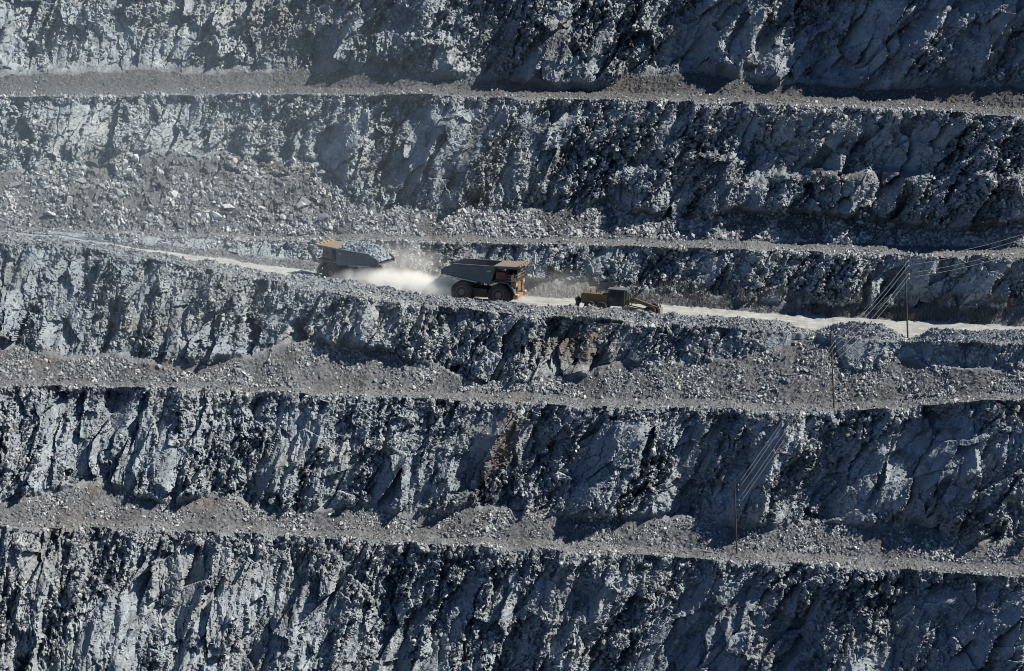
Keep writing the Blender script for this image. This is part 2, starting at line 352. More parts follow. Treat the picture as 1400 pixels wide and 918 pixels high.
def sheet(name, rows, m, label):
    n = len(rows[0]); vs = [tuple(map(float, p)) for r in rows for p in r]
    fs = [(j * n + i, j * n + i + 1, (j + 1) * n + i + 1, (j + 1) * n + i) for j in range(len(rows) - 1) for i in range(n - 1)]
    me = bpy.data.meshes.new(name); me.from_pydata(vs, [], fs); me.materials.append(m)
    o = bpy.data.objects.new(name, me); COL.objects.link(o); return tag(o, label, kind='structure')
M_FLOOR = mat('low_bounce_floor_rock', (.03, .034, .04), .6)  # unseen floor, kept near black to cut light bounced onto the walls
idx = list(range(0, NC, 12)) + [NC - 1]
bot = [(GXd[0, i], GYd[0, i] + .05, GZd[0, i] + .0) for i in idx]; top = [(GXd[-1, i], GYd[-1, i], GZd[-1, i]) for i in idx]
zf = min(p[2] for p in bot) - 14
sheet('pit_floor', [[(p[0] * 1.0, p[1], p[2]) for p in bot], [(p[0], p[1] - 6, zf) for p in bot], [(p[0] * 4, -500, zf) for p in bot], [(p[0] * 8, -1400, zf) for p in bot]], M_FLOOR, 'flat grey pit floor far below the walls')
sheet('plateau', [top, [(p[0], p[1] + 6, p[2] + 14) for p in top], [(p[0] * 2, p[1] + 160, p[2] + 16) for p in top], [(p[0] * 8, p[1] + 1500, p[2] + 20) for p in top]], M_ROCK, 'ground above and behind the topmost rock wall')
print('terrain', NR, NC, NR * NC * 2, round(time.time() - T0, 1))

# ------------------------------------------------------------------ picking places on the built terrain
rowsof = {zn: np.where(zid == k)[0] for k, zn in enumerate(znames)}
def colat(px): return int(np.clip(np.searchsorted(pcol, px), 1, NC - 2))
def pick(px, py, zones):
    best = None
    for zn in zones:
        rr = rowsof[zn]; c0 = colat(px)
        sub = np.abs(pyf[rr][:, max(0, c0 - 3):c0 + 4] - py) + 1.5 * np.abs(pxf[rr][:, max(0, c0 - 3):c0 + 4] - px)
        i, j = np.unravel_index(np.argmin(sub), sub.shape)
        if best is None or sub[i, j] < best[0]: best = (sub[i, j], rr[i], max(0, c0 - 3) + j)
    return best[1], best[2]
def point(px, py, zones):
    i, j = pick(px, py, zones); return Vector((float(GXd[i, j]), float(GYd[i, j]), float(GZd[i, j])))
def road_point(px, py):
    c = colat(px); a = Vector([float(v[c]) for v in ROADI]); b = Vector([float(v[c]) for v in ROADB])
    ya = proj(a.x, a.y, a.z)[1]; yb = proj(b.x, b.y, b.z)[1]
    t = (py - ya) / (yb - ya); p = a.lerp(b, t); return p

# ------------------------------------------------------------------ mesh helpers
def link(name, me, m, parent=None, smooth=False):
    if m is not None and not me.materials: me.materials.append(m)
    if smooth:
        me.polygons.foreach_set('use_smooth', [True] * len(me.polygons))
    o = bpy.data.objects.new(name, me); COL.objects.link(o)
    if parent: o.parent = parent
    return o
def build(name, bm, m, parent=None, smooth=False, bevel=0.0):
    if bevel: bmesh.ops.bevel(bm, geom=[e for e in bm.edges if e.is_manifold and e.calc_face_angle(0) > .5], offset=bevel, segments=1, affect='EDGES', clamp_overlap=True)
    bmesh.ops.recalc_face_normals(bm, faces=bm.faces)
    me = bpy.data.meshes.new(name); bm.to_mesh(me); bm.free()
    return link(name, me, m, parent, smooth)
def box(bm, x0, x1, y0, y1, z0, z1, M=None):
    v = [bm.verts.new((x, y, z)) for x in (x0, x1) for y in (y0, y1) for z in (z0, z1)]
    for f in ((0, 1, 3, 2), (4, 6, 7, 5), (0, 4, 5, 1), (2, 3, 7, 6), (0, 2, 6, 4), (1, 5, 7, 3)): bm.faces.new([v[i] for i in f])
    if M is not None: bmesh.ops.transform(bm, matrix=M, verts=v)
    return bm
def prism(bm, pts, y0, y1, taper=0.0):
    """outline in the x-z plane pulled from y0 to y1"""
    cx = sum(p[0] for p in pts) / len(pts); cz = sum(p[1] for p in pts) / len(pts)
    a = [bm.verts.new((p[0], y0, p[1])) for p in pts]
    b = [bm.verts.new((p[0] + (cx - p[0]) * taper, y1, p[1] + (cz - p[1]) * taper)) for p in pts]
    bm.faces.new(a); bm.faces.new(b[::-1]); n = len(pts)
    for i in range(n): bm.faces.new((a[i], b[i], b[(i + 1) % n], a[(i + 1) % n]))
    return bm
def tube(bm, a, b, r0, r1=None, n=8):
    a, b = Vector(a), Vector(b); r1 = r0 if r1 is None else r1
    q = (b - a).to_track_quat('Z', 'Y').to_matrix()
    A = []; B = []
    for i in range(n):
        t = 2 * math.pi * i / n; o = Vector((math.cos(t), math.sin(t), 0))
        A.append(bm.verts.new(a + q @ (o * r0))); B.append(bm.verts.new(b + q @ (o * r1)))
    for i in range(n): bm.faces.new((A[i], A[(i + 1) % n], B[(i + 1) % n], B[i]))
    bm.faces.new(A[::-1]); bm.faces.new(B)
    return bm
def path_tube(bm, pts, r, n=6):
    pts = [Vector(p) for p in pts]; rings = []
    for k, p in enumerate(pts):
        q = (pts[min(k + 1, len(pts) - 1)] - pts[max(k - 1, 0)]).to_track_quat('Z', 'Y').to_matrix()
        rings.append([bm.verts.new(p + q @ Vector((r * math.cos(2 * math.pi * i / n), r * math.sin(2 * math.pi * i / n), 0))) for i in range(n)])
    for a, b in zip(rings, rings[1:]):
        for i in range(n): bm.faces.new((a[i], a[(i + 1) % n], b[(i + 1) % n], b[i]))
    bm.faces.new(rings[0][::-1]); bm.faces.new(rings[-1])
    return bm
def lathe_y(bm, prof, seg=36, c=(0, 0, 0)):
    """profile of (radius, y) turned about the y axis"""
    rings = []
    for r, y in prof:
        rings.append([bm.verts.new((c[0] + r * math.cos(2 * math.pi * i / seg), c[1] + y, c[2] + r * math.sin(2 * math.pi * i / seg))) for i in range(seg)])
    for a, b in zip(rings, rings[1:]):
        for i in range(seg): bm.faces.new((a[i], b[i], b[(i + 1) % seg], a[(i + 1) % seg]))
    bm.faces.new(rings[0]); bm.faces.new(rings[-1][::-1])
    return bm
def empty(name, loc, rot, label, cat, group=None):
    o = bpy.data.objects.new(name, None); COL.objects.link(o); o.location = loc; o.rotation_euler = rot
    return tag(o, label, cat, group)
def painted(name, col, dustc=(.30, .30, .29), amt=.45, rgh=.6, scale=1.2, metal=0):
    m = mat(name, col, rgh, metal); q = NB(m)
    v = q.n('ShaderNodeTexCoord').outputs['Object']
    f = q.ramp(q.noise(scale, 7, .65, v), [(.35, (0, 0, 0)), (.75, (1, 1, 1))])
    f2 = q.n('ShaderNodeMath', operation='MULTIPLY'); q.t.links.new(f, f2.inputs[0]); f2.inputs[1].default_value = amt
    q.col(q.mix(f2.outputs[0], col, dustc)); q.bump(q.noise(9, 3, .5, v), .2, .02)
    return m
M_BODY = painted('dump_body_steel', (0.075, 0.086, 0.105), (0.15, 0.16, 0.175), .7, .7)
M_INNER = painted('worn_steel_liner', (0.062, 0.061, 0.061), (0.136, 0.134, 0.136), .7, .6)
M_YEL = painted('dusty_yellow_paint', (0.310, 0.172, 0.048), (0.186, 0.179, 0.171), .8, .55)
M_TAN = painted('dusty_canopy_paint', (0.20, 0.165, 0.13), (0.16, 0.168, 0.185), 1.0, .6)
M_GYEL = painted('grader_yellow_paint', (0.135, 0.086, 0.036), (0.11, 0.095, 0.075), .6, .6)
M_DARK = painted('dark_frame_steel', (0.022, 0.024, 0.029), (0.099, 0.102, 0.109), .35, .7)
M_TYRE = painted('dusty_rubber', (0.017, 0.018, 0.020), (0.105, 0.109, 0.116), .45, .9, 2.0)
M_RIM = painted('rim_steel', (0.124, 0.096, 0.058), (0.161, 0.160, 0.164), .5, .6)
M_GLASS = mat('cab_glass', (0.012, 0.018, 0.024), .12, 0, .8)
M_RED = painted('red_brown_paint', (0.149, 0.029, 0.020), (0.124, 0.102, 0.095), .4)
M_WHITE = painted('pale_parts_and_sunlit_edge', (0.446, 0.460, 0.477), (0.310, 0.319, 0.327), .3)  # pale fittings; on the dump body's lower rail it stands for a sunlit edge
M_POLE = painted('brown_rusty_pole', (0.040, 0.032, 0.029), (0.08, 0.07, 0.065), .4, .8)
M_WIRE = mat('aluminium_wire', (0.21, 0.22, 0.23), .7, 0)
M_CER = mat('insulator_porcelain', (0.174, 0.166, 0.164), .35)
def stone_material():
    m = mat('loose_stone', rough_=.9, spec=.25); q = NB(m); p = q.pos()
    r = q.n('ShaderNodeObjectInfo').outputs['Random']
    c = q.ramp(r, [(0, (.10, .118, .145)), (.45, (.205, .235, .272)), (.85, (.35, .39, .42)), (1, (.46, .50, .53))])
    f = q.ramp(q.noise(2.5, 6, .7, p), [(.3, (.6, .6, .61)), (.5, (1, 1, 1)), (.7, (1.25, 1.22, 1.18))])
    q.col(q.mix(1.0, c, f, 'MULTIPLY')); q.bump(q.noise(6, 5, .7, p), .5, .1)
    return m
M_STONE = stone_material()

# ------------------------------------------------------------------ haul trucks
def make_wheel(parent, x, y, r, wdt, side, name='wheel'):
    wv = bpy.data.objects.new(name, None); wv.location = (x, y, r); COL.objects.link(wv); wv.parent = parent
    h = wdt / 2
    bm = bmesh.new()
    lathe_y(bm, [(r * .54, -h * .8), (r * .60, -h * .98), (r * .80, -h), (r * .93, -h * .93), (r * .97, -h * .7), (r * .97, h * .7), (r * .93, h * .93), (r * .80, h), (r * .60, h * .98), (r * .54, h * .8)], 40)
    for i in range(26):
        for s in (-1, 1):
            Mx = Matrix.Rotation(2 * math.pi * (i + .25 * s) / 26, 4, 'Y') @ Matrix.Translation((r * .975, s * h * .55, 0)) @ Matrix.Rotation(.35 * s, 4, 'X')
            box(bm, -.06, .045, -h * .42, h * .42, -.10, .10, Mx)
    build('tyre', bm, M_TYRE, wv)
    bm = bmesh.new()
    lathe_y(bm, [(r * .56, side * h * .55), (r * .56, side * h * .92), (r * .50, side * h * .94), (r * .47, side * h * .60), (r * .30, side * h * .55), (r * .28, side * h * .80), (r * .14, side * h * .86)], 32)
    for i in range(16):
        t = 2 * math.pi * i / 16
        tube(bm, (r * .39 * math.cos(t), side * h * .5, r * .39 * math.sin(t)), (r * .39 * math.cos(t), side * h * .68, r * .39 * math.sin(t)), .05, n=6)
    build('rim', bm, M_RIM, wv)
    return wv
def make_truck(loc, rot, label, loaded, size=.95):
    t = empty('haul_truck', loc, rot, label, 'haul truck', 'haul trucks on the ramp road')
    for s in (-1, 1):
        make_wheel(t, 3.1, s * 2.65, 1.82, 1.25, s)
        make_wheel(t, -3.1, s * 2.75, 1.80, 1.15, s); make_wheel(t, -3.1, s * 1.45, 1.80, 1.15, s)
    # chassis
    bm = bmesh.new()
    for s in (-1, 1):
        prism(bm, [(-4.6, 2.0), (-4.6, 2.9), (1.2, 2.5), (5.3, 2.5), (5.3, 1.6), (1.0, 1.5), (-3.0, 1.7)], s * .75, s * 1.15)
    box(bm, 4.9, 5.25, -1.2, 1.2, 1.7, 2.45); box(bm, -.4, .1, -1.15, 1.15, 1.7, 2.3)
    tube(bm, (3.1, -2.2, 1.82), (3.1, 2.2, 1.82), .32, n=12); tube(bm, (-3.1, -1.0, 1.8), (-3.1, 1.0, 1.8), .75, n=16)
    build('chassis', bm, M_DARK, t)
    bm = bmesh.new(); box(bm, -1.4, 1.0, -2.5, -1.25, 1.15, 2.55); build('fuel_tank', bm, M_DARK, t, bevel=.12)
    bm = bmesh.new(); box(bm, -1.2, .8, 1.25, 2.3, 1.2, 2.4); build('hydraulic_tank', bm, M_DARK, t, bevel=.12)
    for s in (-1, 1):
        bm = bmesh.new(); tube(bm, (.6, s * 1.3, 2.0), (-.3, s * 1.3, 3.6), .17, n=12); tube(bm, (-.3, s * 1.3, 3.6), (-.6, s * 1.3, 4.1), .10, n=10)
        build('hoist_cylinder', bm, M_DARK, t)
    # dump body: two side walls, floor, sloping front wall
    sidep = [(-6.75, 4.55), (-6.7, 5.25), (-6.05, 5.75), (-4.6, 6.28), (2.3, 6.42), (1.75, 3.45), (-.5, 3.75), (-4.9, 4.3)]
    body = bpy.data.objects.new('dump_body', None); COL.objects.link(body); body.parent = t
    for s in (-1, 1):
        bm = bmesh.new(); prism(bm, sidep, s * 3.3, s * 3.12); build('side_wall', bm, M_BODY, body, bevel=.03)
        bm = bmesh.new()
        for (x0, z0, x1, z1) in ((-6.2, 5.62, 2.2, 6.33), (-6.6, 5.0, 2.05, 5.25), (-6.3, 4.72, 1.9, 4.42)):
            prism(bm, [(x0, z0 - .09), (x0, z0 + .09), (x1, z1 + .09), (x1, z1 - .09)], s * 3.303, s * 3.40)
        for k in range(7):
            x = -5.2 + k * 1.05; zl = np.interp(x, [-6.75, -4.9, -.5, 1.75], [4.55, 4.3, 3.75, 3.45]); zt = np.interp(x, [-6.05, -4.6, 2.3], [5.75, 6.28, 6.42])
            prism(bm, [(x - .10, zl + .03), (x - .10, zt - .15), (x + .10, zt - .15), (x + .10, zl + .03)], s * 3.302, s * 3.375)
        build('side_rib', bm, M_BODY, body)
        bm = bmesh.new(); prism(bm, [(-4.9, 4.17), (-4.9, 4.29), (-.6, 3.76), (-.6, 3.64)], s * 3.62, s * 3.12); build('lower_rail', bm, M_WHITE, body)  # pale colour stands in for sunlight along the body's bottom edge
        bm = bmesh.new(); prism(bm, [(-4.7, 6.26), (-4.7, 6.40), (2.3, 6.54), (2.3, 6.42)], s * 3.42, s * 3.05); build('top_rail', bm, M_BODY, body, bevel=.02)
    bm = bmesh.new(); prism(bm, [(-6.72, 4.6), (-6.72, 4.8), (-4.9, 4.52), (1.3, 3.95), (1.7, 3.5), (-.5, 3.80), (-4.9, 4.34)], -3.1, 3.1); build('floor_plate', bm, M_INNER, body)
    bm = bmesh.new(); prism(bm, [(1.25, 3.9), (1.73, 3.55), (2.33, 6.42), (2.05, 6.42)], -3.1, 3.1); build('front_wall', bm, M_INNER, body)
    # canopy over the deck
    bm = bmesh.new(); prism(bm, [(2.1, 6.46), (2.1, 6.60), (6.0, 6.78), (6.15, 6.72), (6.15, 6.58)], -3.35, 3.35); build('canopy', bm, M_TAN, t, bevel=.03)
    bm = bmesh.new()
    for k in range(5):
        y = -3.35 + k * 1.42; prism(bm, [(6.0, 6.80), (6.45, 6.98), (6.50, 6.72), (6.2, 6.56), (6.0, 6.56)], y, y + 1.0)
    build('canopy_lip', bm, M_YEL, t, bevel=.03)
    bm = bmesh.new()
    for s in (-1, 1): prism(bm, [(2.3, 6.45), (6.1, 6.57), (6.1, 6.35), (2.9, 6.2)], s * 3.34, s * 3.2)
    for k in range(4): prism(bm, [(2.2, 6.44), (6.0, 6.56), (6.0, 6.40), (2.3, 6.2)], -2.3 + k * 1.5, -2.18 + k * 1.5)
    build('canopy_beam', bm, M_BODY, t)
    # decks, cab, grid boxes, radiator
    bm = bmesh.new(); box(bm, 2.3, 5.9, -3.3, 3.3, 4.12, 4.26); build('deck', bm, M_DARK, t)
    cab = build('cab', box(box(box(bmesh.new(), 3.3, 5.2, .7, 2.8, 4.27, 4.95), 3.3, 5.2, .7, 2.8, 5.95, 6.12), 3.3, 3.7, .7, 2.8, 4.955, 5.945), M_BODY, t)
    for (x, y) in ((5.12, .74), (5.12, 2.72), (4.4, .72), (4.4, 2.74)): build('pillar', box(bmesh.new(), x - .05, x + .05, y - .04, y + .04, 4.952, 5.948), M_DARK, cab)
    bm = bmesh.new(); box(bm, 3.75, 5.14, .77, 2.70, 4.952, 5.948); build('window', bm, M_GLASS, cab)
    bm = bmesh.new(); box(bm, 2.5, 4.0, -3.0, -1.2, 4.27, 5.6); build('electrical_box', bm, M_RED, t, bevel=.08)
    bm = bmesh.new(); box(bm, 4.15, 5.0, -2.9, -1.6, 4.27, 5.2)
    for k in range(5): box(bm, 4.1, 4.15, -2.8, -1.7, 4.35 + k * .16, 4.43 + k * .16)
    build('air_cleaner', bm, M_DARK, t, bevel=.05)
    bm = bmesh.new(); tube(bm, (4.6, -1.2, 4.27), (4.6, -1.2, 5.3), .28, n=14); tube(bm, (4.6, -.6, 4.27), (4.6, -.6, 5.3), .28, n=14); build('intake_drum', bm, M_DARK, t)
    bm = bmesh.new(); box(bm, 4.6, 5.7, -1.5, 1.5, 2.3, 4.1); build('radiator', bm, M_DARK, t, bevel=.05)
    bm = bmesh.new()
    for k in range(12): box(bm, 5.7, 5.76, -1.4, 1.4, 2.42 + k * .14, 2.48 + k * .14)
    for y in (-1.5, 1.4): box(bm, 5.7, 5.85, y, y + .1, 2.3, 4.1)
    build('grille', bm, M_YEL, t)
    for s in (-1, 1):
        bm = bmesh.new(); prism(bm, [(1.3, 3.6), (1.9, 4.0), (4.6, 4.0), (5.5, 3.1), (5.9, 2.2), (5.75, 2.15), (5.3, 2.95), (4.5, 3.82), (2.0, 3.82), (1.4, 3.5)], s * 1.7, s * 3.25); build('fender', bm, M_BODY, t)
        bm = bmesh.new(); box(bm, 5.0, 5.9, s * 2.4 - .55, s * 2.4 + .55, 3.3, 4.1); build('headlight_box', bm, M_YEL, t, bevel=.08)
        for k in (-.25, .25):
            bm = bmesh.new(); tube(bm, (5.9, s * 2.4 + k, 3.7), (5.96, s * 2.4 + k, 3.7), .15, n=12); build('headlight', bm, M_WHITE, t)
    bm = bmesh.new(); box(bm, 5.55, 6.05, -3.1, 3.1, 1.35, 1.95); build('bumper', bm, M_YEL, t, bevel=.08)
    for s in (-1, 1):
        bm = bmesh.new(); box(bm, 6.06, 6.12, s * 2.6 - .35, s * 2.6 + .35, 1.42, 1.88); build('reflector_panel', bm, M_RED, t)
        bm = bmesh.new(); box(bm, 5.8, 6.3, s * 2.6 - .45, s * 2.6 + .45, 1.97, 2.10); build('step_plate', bm, M_WHITE, t)
        bm = bmesh.new()
        for e in (-.3, .3): tube(bm, (6.15, s * 2.3 + e, 1.2), (5.95, s * 1.2 + e, 4.2), .035, n=6)
        for k in range(9):
            u = k / 8; xx = 6.15 - .2 * u; yy = s * (2.3 - 1.1 * u); zz = 1.35 + 2.75 * u
            box(bm, xx - .1, xx + .1, yy - .3, yy + .3, zz - .02, zz + .02)
        build('ladder', bm, M_YEL, t)
    bm = bmesh.new()
    pts = [(5.85, -3.2), (5.85, -1.5), (5.85, 0.2), (5.85, 1.6), (5.85, 3.2), (4.2, -3.2), (2.6, -3.2), (4.2, 3.2), (2.6, 3.2)]
    for x, y in pts: tube(bm, (x, y, 4.25), (x, y, 5.25), .03, n=6)
    for z in (4.75, 5.25):
        tube(bm, (5.85, -3.2, z), (5.85, 3.2, z), .03, n=6)
        for s in (-1, 1): tube(bm, (2.6, s * 3.2, z), (5.85, s * 3.2, z), .03, n=6)
    build('handrail', bm, M_YEL, t)
    for s in (-1, 1):
        bm = bmesh.new(); tube(bm, (5.9, s * 3.25, 4.6), (6.15, s * 3.55, 5.2), .03, n=6); box(bm, 6.12, 6.18, s * 3.6 - .18, s * 3.6 + .18, 4.9, 5.5); build('mirror', bm, M_DARK, t)
        bm = bmesh.new(); prism(bm, [(.95, 5.62), (1.1, 5.76), (1.18, 5.66), (1.3, 5.78), (1.38, 5.7), (1.75, 5.84), (1.6, 5.6), (1.3, 5.55), (1.15, 5.5)], s * 3.41, s * 3.425); build('emblem', bm, M_WHITE, body)
    if loaded:
        rr = random.Random(5); bm = bmesh.new(); nx, ny = 40, 26; V = []
        for i in range(nx):
            x = -6.4 + i * (8.4 / (nx - 1)); row = []
            for j in range(ny):
                y = -3.08 + j * 6.16 / (ny - 1)
                e = 1 - abs(y / 3.1) ** 2.2; ex = min(1, (x + 6.6) / 3.2) * min(1, (2.25 - x) / 1.4)
                edge = float(np.interp(x, [-6.4, -4.6, 2.1], [5.0, 6.05, 6.25]))
                z = edge + 1.55 * e * max(0, ex) ** .8 + rr.uniform(-.16, .16)
                row.append(bm.verts.new((x, y, z)))
            V.append(row)
        for i in range(nx - 1):
            for j in range(ny - 1): bm.faces.new((V[i][j], V[i + 1][j], V[i + 1][j + 1], V[i][j + 1]))
        for k in range(420):
            x = rr.uniform(-6.2, 1.9); y = rr.uniform(-2.8, 2.8); e = 1 - abs(y / 3.1) ** 2.2; ex = min(1, (x + 6.6) / 3.2) * min(1, (2.25 - x) / 1.4)
            z = float(np.interp(x, [-6.4, -4.6, 2.1], [5.0, 6.05, 6.25])) + 1.55 * e * max(0, ex) ** .8; s_ = rr.uniform(.10, .30)
            Mx = Matrix.Translation((x, y, z)) @ Matrix.Rotation(rr.uniform(0, 3), 4, Vector((rr.uniform(-1, 1), rr.uniform(-1, 1), .3)).normalized())
            box(bm, -s_, s_ * rr.uniform(.5, 1), -s_ * rr.uniform(.5, 1), s_, -s_ * .6, s_ * .7, Mx)
        o = build('ore_load', bm, M_ROCK, t); o['kind'] = 'stuff'
    t.scale = (size, size, size)
    return t
def pose_on_road(pf, pr, flip):
    """vehicle frame from two ground points under its front and rear axle"""
    x = (pf - pr).normalized(); z = (Vector((0, 0, 1)) - x * x.z).normalized(); y = z.cross(x)
    return Matrix((x, y, z)).transposed().to_euler()
rp = road_point
def place(px, py, yaw, grade):
    c = rp(px, py); x = Vector((math.cos(R(yaw)), math.sin(R(yaw)), grade)).normalized()
    return c, pose_on_road(c + x, c, 0)
loc, rot = place(661, 413.0, -14, -.055)
make_truck(loc, rot, 'empty dump truck with raised dark body and tan canopy driving right towards the grader', False)
loc, rot = place(482, 387.0, 180 - 25, .075)
make_truck(loc, rot, 'loaded dump truck heaped with grey ore climbing left ahead of the dust cloud', True, .85)

# ------------------------------------------------------------------ motor grader
def make_grader(loc, rot):
    t = empty('motor_grader', loc, rot, 'yellow brown motor grader working behind the berm on the pale haul road', 'grader')
    for s in (-1, 1):
        for x in (2.6, 4.5): make_wheel(t, x - 7.2, s * 1.55, .95, .62, s)
        make_wheel(t, 12.7 - 7.2, s * 1.6, .95, .62, s)
        bm = bmesh.new(); prism(bm, [(-5.1, .9), (-4.9, 1.25), (-2.4, 1.25), (-2.2, .9), (-2.4, .65), (-4.9, .65)], s * 1.0, s * 1.22); build('tandem_case', bm, M_GYEL, t)
    H = bpy.data.objects.new('engine_hood', None); COL.objects.link(H); H.parent = t
    bm = bmesh.new(); prism(bm, [(-6.15, 1.55), (-6.2, 2.95), (-5.9, 3.2), (-1.8, 3.12), (-1.75, 1.35), (-5.7, 1.35)], -1.15, 1.15); build('hood_shell', bm, M_GYEL, H, bevel=.06)
    for k in range(4):
        for s in (-1, 1):
            bm = bmesh.new(); box(bm, -5.7 + k * .98, -4.85 + k * .98, s * 1.16 - .015, s * 1.16 + .015, 1.8, 2.9); build('hood_door', bm, M_GYEL, H)
    bm = bmesh.new()
    for k in range(8): box(bm, -6.24, -6.19, -.95, .95, 1.7 + k * .15, 1.77 + k * .15)
    build('rear_grille', bm, M_DARK, H)
    for x, h in ((-4.9, 3.75), (-3.9, 3.5), (-3.3, 3.45)):
        bm = bmesh.new(); tube(bm, (x, .3, 3.1), (x, .3, h), .09, n=10); build('exhaust_pipe', bm, M_DARK, H)
    # ripper at the back
    bm = bmesh.new(); box(bm, -6.9, -6.3, -1.1, 1.1, 1.35, 1.75)
    for y in (-1, -.35, .35, 1): prism(bm, [(-7.25, 2.15), (-7.0, 2.3), (-6.75, 1.8), (-6.85, .6), (-7.1, .35), (-7.05, 1.4)], y - .07, y + .07)
    for y in (-.7, .7): tube(bm, (-6.25, y, 2.3), (-6.8, y, 1.6), .08)
    build('ripper', bm, M_DARK, t)
    # cab
    cab = bpy.data.objects.new('cab', None); COL.objects.link(cab); cab.parent = t
    bm = bmesh.new(); box(bm, -1.7, 1.0, -1.0, 1.0, 1.3, 2.2); build('cab_base', bm, M_DARK, cab, bevel=.05)
    bm = bmesh.new(); box(bm, -1.85, 1.2, -1.15, 1.15, 4.02, 4.16); build('roof', bm, M_BODY, cab, bevel=.03)
    for x in (-1.6, -.3, .95):
        for s in (-1, 1): build('pillar', box(bmesh.new(), x - .06, x + .06, s * .98 - .05, s * .98 + .05, 2.2, 4.02), M_DARK, cab)
    bm = bmesh.new(); box(bm, -1.52, .88, -.95, .95, 2.2, 4.01); build('window', bm, M_GLASS, cab)
    # front frame, circle, blade
    bm = bmesh.new(); prism(bm, [(.9, 1.5), (.9, 2.2), (2.0, 2.75), (2.6, 2.78), (5.9, 1.75), (6.7, 1.5), (6.75, 1.05), (5.8, 1.15), (2.6, 2.22), (1.9, 2.1), (1.5, 1.4)], -.28, .28); build('front_frame', bm, M_GYEL, t, bevel=.04)
    bm = bmesh.new()
    for s in (-1, 1):
        tube(bm, (1.7, s * .55, 3.3), (1.9, s * .9, 1.2), .08); tube(bm, (2.75, s * .5, 3.6), (2.3, s * .6, 2.4), .07); tube(bm, (1.2, s * .9, 1.4), (6.1, s * .1, .8), .10)
    build('lift_cylinder', bm, M_DARK, t)
    bm = bmesh.new(); lathe_y(bm, [(.6, -.08), (.95, -.08), (.95, .08), (.6, .08)], 28)
    bmesh.ops.transform(bm, matrix=Matrix.Translation((2.3, 0, .95)) @ Matrix.Rotation(R(90), 4, 'X'), verts=bm.verts); build('circle_gear', bm, M_DARK, t)
    bm = bmesh.new(); arc = [(.28 * math.cos(a) , .5 + .48 * math.sin(a)) for a in np.linspace(-1.2, 1.2, 7)]
    prism(bm, [(-x, z) for x, z in arc] + [(-x + .06, z) for x, z in arc[::-1]], -3.0, 3.0)
    bmesh.ops.transform(bm, matrix=Matrix.Translation((2.5, 0, .05)) @ Matrix.Rotation(R(48), 4, 'Z'), verts=bm.verts); build('blade', bm, M_WHITE, t)
    bm = bmesh.new(); tube(bm, (5.5, -1.4, .95), (5.5, 1.4, .95), .16, n=10); box(bm, 5.2, 5.8, -.4, .4, .8, 1.4); build('front_axle', bm, M_DARK, t)
    bm = bmesh.new(); box(bm, 6.76, 7.15, -1.2, 1.2, .45, 1.45); box(bm, 6.6, 6.9, -.9, -.6, 1.45, 1.9); box(bm, 6.6, 6.9, .6, .9, 1.45, 1.9); build('push_block', bm, M_TAN, t, bevel=.04)
    for s in (-1, 1):
        bm = bmesh.new(); tube(bm, (6.7, s * .75, 1.9), (6.85, s * .75, 1.9), .13, n=10); build('headlight', bm, M_WHITE, t)
    t.scale = (.94, .94, .92)
    return t
loc, rot = place(845, 428.5, -13, -.045)
make_grader(loc, rot)

# ------------------------------------------------------------------ power line on poles
def make_pole(base, top_px, ys, label):
    h = at(top_px[0], top_px[1], base.y); H = float(h[2]) - base.z; dx = float(h[0]) - base.x
    t = empty('power_pole', base, (0, math.atan2(dx, H), 0), label, 'power pole', 'power poles along the pit benches')
    bm = bmesh.new(); tube(bm, (0, 0, -.8), (0, 0, H), .13, .09, 10); build('pole_shaft', bm, M_POLE, t)
    out = []
    for y in ys:
        z = float(at(top_px[0], y, base.y)[2]) - base.z
        bm = bmesh.new(); box(bm, .08, .62, -.05, .05, z - .30, z - .22); tube(bm, (.1, 0, z - .6), (.5, 0, z - .26), .025, n=6); br = build('bracket', bm, M_POLE, t)
        bm = bmesh.new()
        for q_ in range(3): tube(bm, (.55, 0, z - .22 + q_ * .08), (.55, 0, z - .16 + q_ * .08), .10, .06, 8)
        build('insulator', bm, M_CER, t); out.append(base + Vector((.55 + dx * z / H, 0, z + .03)))
    return t, out
pb1 = point(1240, 467, ['road', 'bermIn', 'bermOut']); _q = road_point(1240, 463); pb1 = Vector((_q.x, _q.y, _q.z)) 
pb2 = point(1140, 558, ['ledgeB']); pb3 = point(1008, 758, ['ledgeA']); pb0 = point(1562, 350, ['ledgeD'])
_, w0 = make_pole(pb0, (1560, 243), (250, 256, 266, 272), 'power pole on the ledge beyond the right edge of the view')
p1, w1 = make_pole(pb1, (1237, 351), (356, 363, 374, 380), 'tall power pole on the outer edge of the haul road, right of the mound')
_, w2 = make_pole(pb2, (1136, 455), (466, 473, 483, 493), 'power pole in the middle of the line, standing on the ledge below the road')
_, w3 = make_pole(pb3, (1004, 655), (662, 669, 683, 690), 'lowest and leftmost power pole, standing on the bottom ledge')
bm = bmesh.new(); box(bm, -.9, .9, -.9, .9, -.3, .10); ft = build('footing', bm, M_WHITE, p1)
def cable(a, b, sag, r, m, label, group='overhead wires of the power line'):
    n = 22; bm = bmesh.new(); cp_ = []
    for i in range(n + 1):
        u = i / n; p = a.lerp(b, u); p.z -= 4 * sag * u * (1 - u); cp_.append(p)
    o0 = cp_[0].copy(); path_tube(bm, [p - o0 for p in cp_], r, 6)
    o = build('power_cable', bm, m, None, True); o.location = o0; return tag(o, label, 'cable', group)
rank = ['topmost', 'second highest', 'third highest', 'lowest']
for i in range(4):
    cable(w3[i], w2[i], .35, .026, M_WIRE, f'{rank[i]} pale wire rising from the bottom ledge pole to the middle pole')
    cable(w2[i], w1[i], .7, .026, M_WIRE, f'{rank[i]} pale wire between the middle pole and the haul road pole')
    cable(w1[i], w0[i], 1.8, .026, M_WIRE, f'{rank[i]} pale wire running right from the haul road pole')
